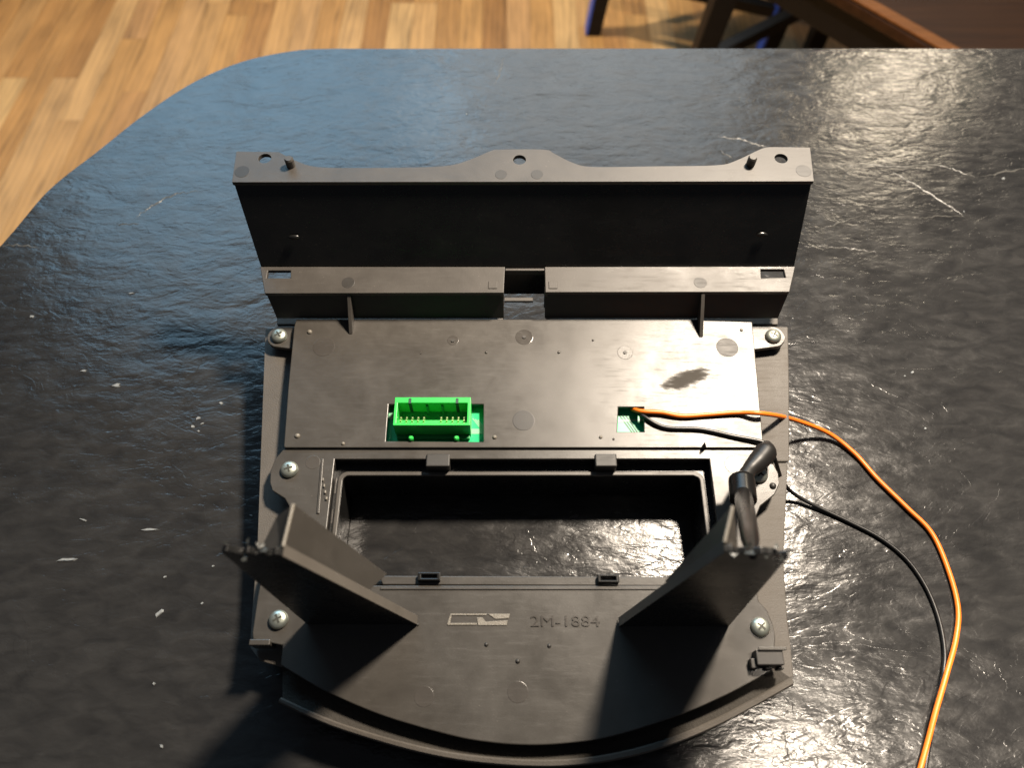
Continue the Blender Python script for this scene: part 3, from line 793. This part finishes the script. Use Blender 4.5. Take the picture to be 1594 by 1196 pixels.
inn_px = [(437, 1086), (503, 1116), (563, 1137), (642, 1159), (721, 1174.5), (820, 1183), (900, 1181), (978, 1168), (1057, 1144), (1136, 1108), (1233, 1054)]
ZR = -0.0045
rin = xy_smooth(dl(inn_px, ZR), 4); rout = xy_smooth(dl(out_px, ZR), 4)
bi = xy_smooth(band_in[1:-1], 4)
# felt band: slopes from under the plate's edge up to the rim
vs_, fs_ = [], []
N = 44
def resample(pts, n):
    ps = [Vector((a, b, 0)) for a, b in pts]; L = [0]
    for i in range(1, len(ps)): L.append(L[-1] + (ps[i] - ps[i - 1]).length)
    r_ = []
    for k in range(n):
        s_ = L[-1] * k / (n - 1); i = max(j for j in range(len(L)) if L[j] <= s_ + 1e-9); i = min(i, len(ps) - 2)
        f_ = (s_ - L[i]) / max(1e-9, L[i + 1] - L[i]); r_.append(ps[i].lerp(ps[i + 1], min(1, f_)))
    return r_
RB, RI, RO = resample(bi, N), resample(rin, N), resample(rout, N)
for k in range(N):
    p, q = RB[k], RI[k]
    vs_ += [(p.x, p.y + 0.003, -0.0112), (q.x, q.y, ZR - 0.0028), (q.x, q.y - 0.0006, ZR - 0.006), (p.x, p.y + 0.003, -0.0150)]
for k in range(N - 1):
    for a in range(4):
        fs_.append((k * 4 + a, k * 4 + (a + 1) % 4, k * 4 + 4 + (a + 1) % 4, k * 4 + 4 + a))
fs_ += [(0, 1, 2, 3), tuple((N - 1) * 4 + a for a in (3, 2, 1, 0))]
part('felt_band', mesh('felt_band', vs_, fs_), M_FOAM, smooth=False)
# rim: rounded lip with an outer wall that turns in under the shell
vs_, fs_ = [], []
for k in range(N):
    q, o_ = RI[k], RO[k]
    inw = (q - o_).normalized()
    m1 = o_ + inw * 0.0006
    lowp = o_ + inw * 0.012
    vs_ += [(q.x, q.y, ZR - 0.0055), (q.x, q.y, ZR - 0.0006), (q.x - inw.x * 0.0006, q.y - inw.y * 0.0006, ZR), (m1.x, m1.y, ZR - 0.0002), (o_.x, o_.y, ZR - 0.001), (o_.x, o_.y, ZR - 0.004),
            (lowp.x, lowp.y, ZR - 0.014), (lowp.x + inw.x * 0.003, lowp.y + inw.y * 0.003, ZR - 0.013)]
for k in range(N - 1):
    for a in range(8):
        fs_.append((k * 8 + a, k * 8 + (a + 1) % 8, k * 8 + 8 + (a + 1) % 8, k * 8 + 8 + a))
fs_ += [tuple(range(8)), tuple((N - 1) * 8 + a for a in range(7, -1, -1))]
part('bottom_rim', mesh('bottom_rim', vs_, fs_), M_SHELL)
# front face of the shell under everything, keeps light out and carries the bezel on the table
face_px = [(470, 520), (1165, 520), (1165, 700), (470, 700)]
part('front_face', prism_mesh('front_face', [dl(face_px, ZS)], -0.06, -0.0215, lambda x_, y_, z_: z_ if z_ > -0.05 else to_table((x_, y_, 0), 0.0012).z), M_SHELL)
fp = [(p.x, p.y) for p in RB]
fp2 = dl([(455, 935), (1160, 935)], ZS)
part('front_face', prism_mesh('front_face', [[fp2[0]] + fp + [fp2[1]]], -0.0230, -0.0195), M_SHELL)
fq = [(oxa + 0.004, oy0 - 0.006), (oxb - 0.004, oy0 - 0.006), (oxb - 0.004, oy0 - 0.028), (oxa + 0.004, oy0 - 0.028)]
part('front_face', prism_mesh('front_face', [fq], -0.06, -0.0215, lambda x_, y_, z_: z_ if z_ > -0.05 else to_table((x_, y_, 0), 0.0012).z), M_SHELL)

# ---- corner brackets: upright wall, sloping web and end flap
def bracket(b_in, b_out, top_out, ridge, far_hi, far_lo, strip_lo, flap, sgn):
    Y = D(*b_in, ZP).y
    p_in = D(*b_in, ZP); p_out = D(*b_out, ZP); p_out.y = Y
    t_out = DY(*top_out, Y); rg = DY(*ridge, Y)
    n = Vector((0, 0.0022, 0))
    up_in = p_in + Vector((0, 0, 0.0006))
    # torn top edge between ridge and outer end
    torn = []
    K = 9
    for k in range(K + 1):
        f_ = k / K; q = rg.lerp(t_out, f_)
        j = 0 if k in (0, K) else random.uniform(-0.0018, 0.0022)
        torn.append(q + Vector((0, 0, j)))
    pts = [p_in, up_in] + torn + [p_out]
    br = part('bracket', sheet_mesh('bracket', pts, n), M_WALL, bevel=0.0003)
    # edge strip along the sloping top, its specular brightness painted as paler colour
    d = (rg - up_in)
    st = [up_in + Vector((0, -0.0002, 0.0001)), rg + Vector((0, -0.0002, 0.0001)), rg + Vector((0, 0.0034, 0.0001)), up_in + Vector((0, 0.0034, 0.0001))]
    link('edge_strip', sheet_mesh('edge_strip', st, (0, 0, 0.0006)), M_EDGE_GLINT, br, 0.0002)
    # web
    fh = D(*far_hi, rg.z); flo = D(*far_lo, ZP + 0.0004)
    f_ = max(0, min(1, (DY(*strip_lo, Y).x - p_in.x) / (rg.x - p_in.x))); slo = up_in.lerp(rg, f_)
    up = Vector((0, 0.0028, 0.0))
    pn = (slo - rg).cross(fh - rg - up).normalized(); c_, d_ = _loc(*far_lo)
    flo = c_ + d_ * ((rg + up - c_).dot(pn) / d_.dot(pn))
    quad = [rg + up, slo + up, flo, fh]
    vs2 = quad + [q + Vector((sgn * 0.0016, 0, -0.0014)) for q in quad]
    me = mesh('web', vs2, [(0, 1, 2), (0, 2, 3), (4, 6, 5), (4, 7, 6), (0, 4, 5, 1), (1, 5, 6, 2), (2, 6, 7, 3), (3, 7, 4, 0)])
    link('web', me, M_PLATE, br, 0.0002)
    # flap falling outward from the high end
    fz = D(*flap[0], rg.z - 0.010); fz2 = D(*flap[1], rg.z - 0.010)
    eps = Vector((-sgn * 0.0 + sgn * 0.0017, 0, -0.0015))
    me = sheet_mesh('end_flap', [rg + up + eps, fh + eps, fz, fz2], (0.0, 0.0, -0.0012))
    link('end_flap', me, M_PLATE, br, 0.0002)
    link('edge_strip', tube_mesh('edge_strip', [rg + up + Vector((sgn * 0.0004, 0, 0.0003)), fh + Vector((sgn * 0.0004, 0, 0.0003))], 0.0006, 8), M_LOGO, br)  # pale colour paints the light caught along this edge
    # torn shreds
    for k in range(7):
        q = torn[random.randint(0, K)] + Vector((random.uniform(-0.001, 0.001), random.uniform(-0.001, 0.003), random.uniform(-0.0005, 0.0012)))
        vs3 = [q + Vector((random.uniform(-1, 1), random.uniform(-1, 1), random.uniform(-0.6, 0.6))) * random.uniform(0.0006, 0.0021) for _ in range(5)]
        bm = bmesh.new(); [bm.verts.new(v_) for v_ in vs3]; bmesh.ops.convex_hull(bm, input=bm.verts)
        me = bpy.data.meshes.new('shred'); bm.to_mesh(me); bm.free()
        link('shred', me, M_TORN, br)
    return rg, t_out, Y
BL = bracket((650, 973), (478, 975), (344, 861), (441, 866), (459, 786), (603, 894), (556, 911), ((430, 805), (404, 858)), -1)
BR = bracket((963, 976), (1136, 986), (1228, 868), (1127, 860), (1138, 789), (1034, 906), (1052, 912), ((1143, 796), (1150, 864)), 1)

# ---- small clips at the bottom corners
def corner_clip(u0, v0, u1, v1, s):
    a_, b_ = D(u0, v0, 0.004), D(u1, v1, 0.004)
    xa_, xb_ = min(a_.x, b_.x), max(a_.x, b_.x)
    c = part('corner_clip', box_mesh('corner_clip', xa_, xb_, b_.y, a_.y, -0.006, 0.004), M_MARK, bevel=0.0004)
    link('clip_lip', box_mesh('clip_lip', xa_ + 0.001, xb_ + 0.0015, a_.y - 0.0004, a_.y + 0.0010, 0.0041, 0.0050), M_PLATE, c, 0.0003)
    link('clip_tooth', box_mesh('clip_tooth', xa_ - 0.002, xa_ + 0.001, b_.y - 0.001, a_.y - 0.003, -0.0045, 0.002), M_MARK, c, 0.0004)
    for k in range(2):
        link('clip_tooth', box_mesh('clip_tooth', xa_ + 0.004 + k * 0.005, xa_ + 0.0065 + k * 0.005, b_.y - 0.0012, b_.y - 0.0001, -0.004, 0.001), M_MARK, c, 0.0003)
corner_clip(1176, 1012, 1222, 1036, 1)
a_, b_ = D(390, 988, 0.0), D(421, 999, 0.0)
cl = part('corner_clip', box_mesh('corner_clip', a_.x, b_.x, b_.y - 0.0016, b_.y + 0.0008, -0.009, 0.0005), M_PLATE, bevel=0.0004)

# ---- screws
def screw(u, v, Z, twist):
    c = D(u, v, Z); R = 0.0040
    prof = [(R, 0), (R, 0.0008), (R * 0.93, 0.0016), (R * 0.75, 0.0022), (R * 0.45, 0.0026), (0.0001, 0.0027)]
    s = part('screw', lathe_mesh('screw', prof, c, 26), M_ZINC, smooth=True)
    for k in range(2):
        q = twist + k * math.pi / 2
        dx, dy = math.cos(q), math.sin(q); L_, w_ = 0.0019, 0.00042
        pts = [(c.x + dx * L_ - dy * w_, c.y + dy * L_ + dx * w_), (c.x - dx * L_ - dy * w_, c.y - dy * L_ + dx * w_),
               (c.x - dx * L_ + dy * w_, c.y - dy * L_ - dx * w_), (c.x + dx * L_ + dy * w_, c.y + dy * L_ - dx * w_)]
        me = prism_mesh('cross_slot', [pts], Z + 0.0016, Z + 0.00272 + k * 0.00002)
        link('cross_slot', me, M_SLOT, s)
    me = lathe_mesh('washer', [(0.0049, -0.0003), (0.0049, 0.0005), (0.0040, 0.0006)], c, 26)
    return s
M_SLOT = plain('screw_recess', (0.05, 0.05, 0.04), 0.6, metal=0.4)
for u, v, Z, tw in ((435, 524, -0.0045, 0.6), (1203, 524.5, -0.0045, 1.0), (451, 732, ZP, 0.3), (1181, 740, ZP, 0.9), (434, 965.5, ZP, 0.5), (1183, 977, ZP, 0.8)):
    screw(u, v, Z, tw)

# ================================================================== WIRES AND PLUG
def world_of(u, v, Z): return ROT @ D(u, v, Z) + ORG
op_ = [world_of(984, 637, -0.003), world_of(998, 640.5, 0.0012), world_of(1030, 642.5, 0.0016), world_of(1062, 648, 0.0013), world_of(1105, 645.5, 0.0013), world_of(1150, 642.5, 0.0016), world_of(1195, 645, 0.0018)]
for u, v, z in ((1240, 655, 0.015), (1290, 675, 0.004), (1330, 706, 0.0016), (1366, 746, 0.0015), (1412, 791, 0.0015), (1450, 830, 0.0014), (1475, 885, 0.0014), (1491, 945, 0.0014), (1488, 995, 0.0016),
                (1472, 1055, 0.0035), (1456, 1110, 0.0032), (1443, 1160, 0.0018), (1428, 1215, 0.0014), (1418, 1260, 0.0014)):
    op_.append(W(u, v, z))
pp = smooth_path(op_, 8)
link_o = link('orange_wire', tube_mesh('orange_wire', pp, 0.00115, 12), M_ORANGE, smooth=True)
tag(link_o, 'thin orange wire curving from the small cover window across the slate', 'wire')
bp = [world_of(992, 640, -0.003), world_of(1003, 649, 0.0010), world_of(1035, 665.5, 0.0011), world_of(1090, 668.5, 0.0011), world_of(1140, 679, 0.0011), world_of(1192, 690.5, 0.0016), world_of(1205, 712, 0.0010)]
for u, v, z in ((1216, 745, 0.020), (1232, 766, 0.006), (1265, 786, 0.002), (1320, 812, 0.0012), (1370, 838, 0.0012), (1410, 870, 0.0012), (1440, 912, 0.0012), (1460, 960, 0.0012), (1470, 1010, 0.0012),
                (1468, 1050, 0.0012), (1456, 1105, 0.0012), (1448, 1150, 0.0012), (1440, 1200, 0.0012), (1436, 1260, 0.0012)):
    bp.append(W(u, v, z))
wb = link('black_wire', tube_mesh('black_wire', smooth_path(bp, 8), 0.00095, 12), M_WBLACK, smooth=True)
tag(wb, 'thin black wire running beside the orange wire over the slate', 'wire')

_e = ROT @ (DY(1168, 872, BR[2]) + Vector((0, 0.001, 0.0028))) + ORG
_s = world_of(1156.5, 770, 0.0160)
rod = [_s, _s.lerp(_e, 0.4), _s.lerp(_e, 0.8), _e + (_e - _s) * 0.02]
pg = empty('cable_plug', rod[-1]); pgo = Vector(pg.location)
tag(pg, 'black cable plug with rubber boot and rod resting against the torn bracket', 'cable plug')
def ppart(name, pts, rads, mat, seg=20, per=6):
    path = smooth_path(pts, per) if len(pts) > 2 else [Vector(p) for p in pts]
    if not isinstance(rads, (int, float)):
        m = len(rads); rs = []
        for i in range(len(path)):
            f_ = i / (len(path) - 1) * (m - 1); k = min(int(f_), m - 2); rs.append(rads[k] + (rads[k + 1] - rads[k]) * (f_ - k))
    else: rs = rads
    return link(name, tube_mesh(name, [p - pgo for p in path], rs, seg), mat, pg, smooth=True)
ppart('rod', rod, [0.0038, 0.0035, 0.0030, 0.0012], M_ROD)
sl0, sl1 = world_of(1154.5, 748, 0.0120), world_of(1157, 779, 0.0165)
dv = (sl1 - sl0).normalized()
ppart('sleeve', [sl0 - dv * 0.0004, sl0, sl0.lerp(sl1, .5), sl1, sl1 + dv * 0.0004], [0.0046, 0.0057, 0.0057, 0.0057, 0.0046], M_ROD, per=3)
ppart('rubber_boot', [world_of(1156, 750, 0.0122), world_of(1166, 733, 0.0102), world_of(1180, 719, 0.0080), world_of(1192, 704, 0.0062), world_of(1194, 692, 0.0040)], [0.0036, 0.0034, 0.0046, 0.0050, 0.0022], M_BLACK)
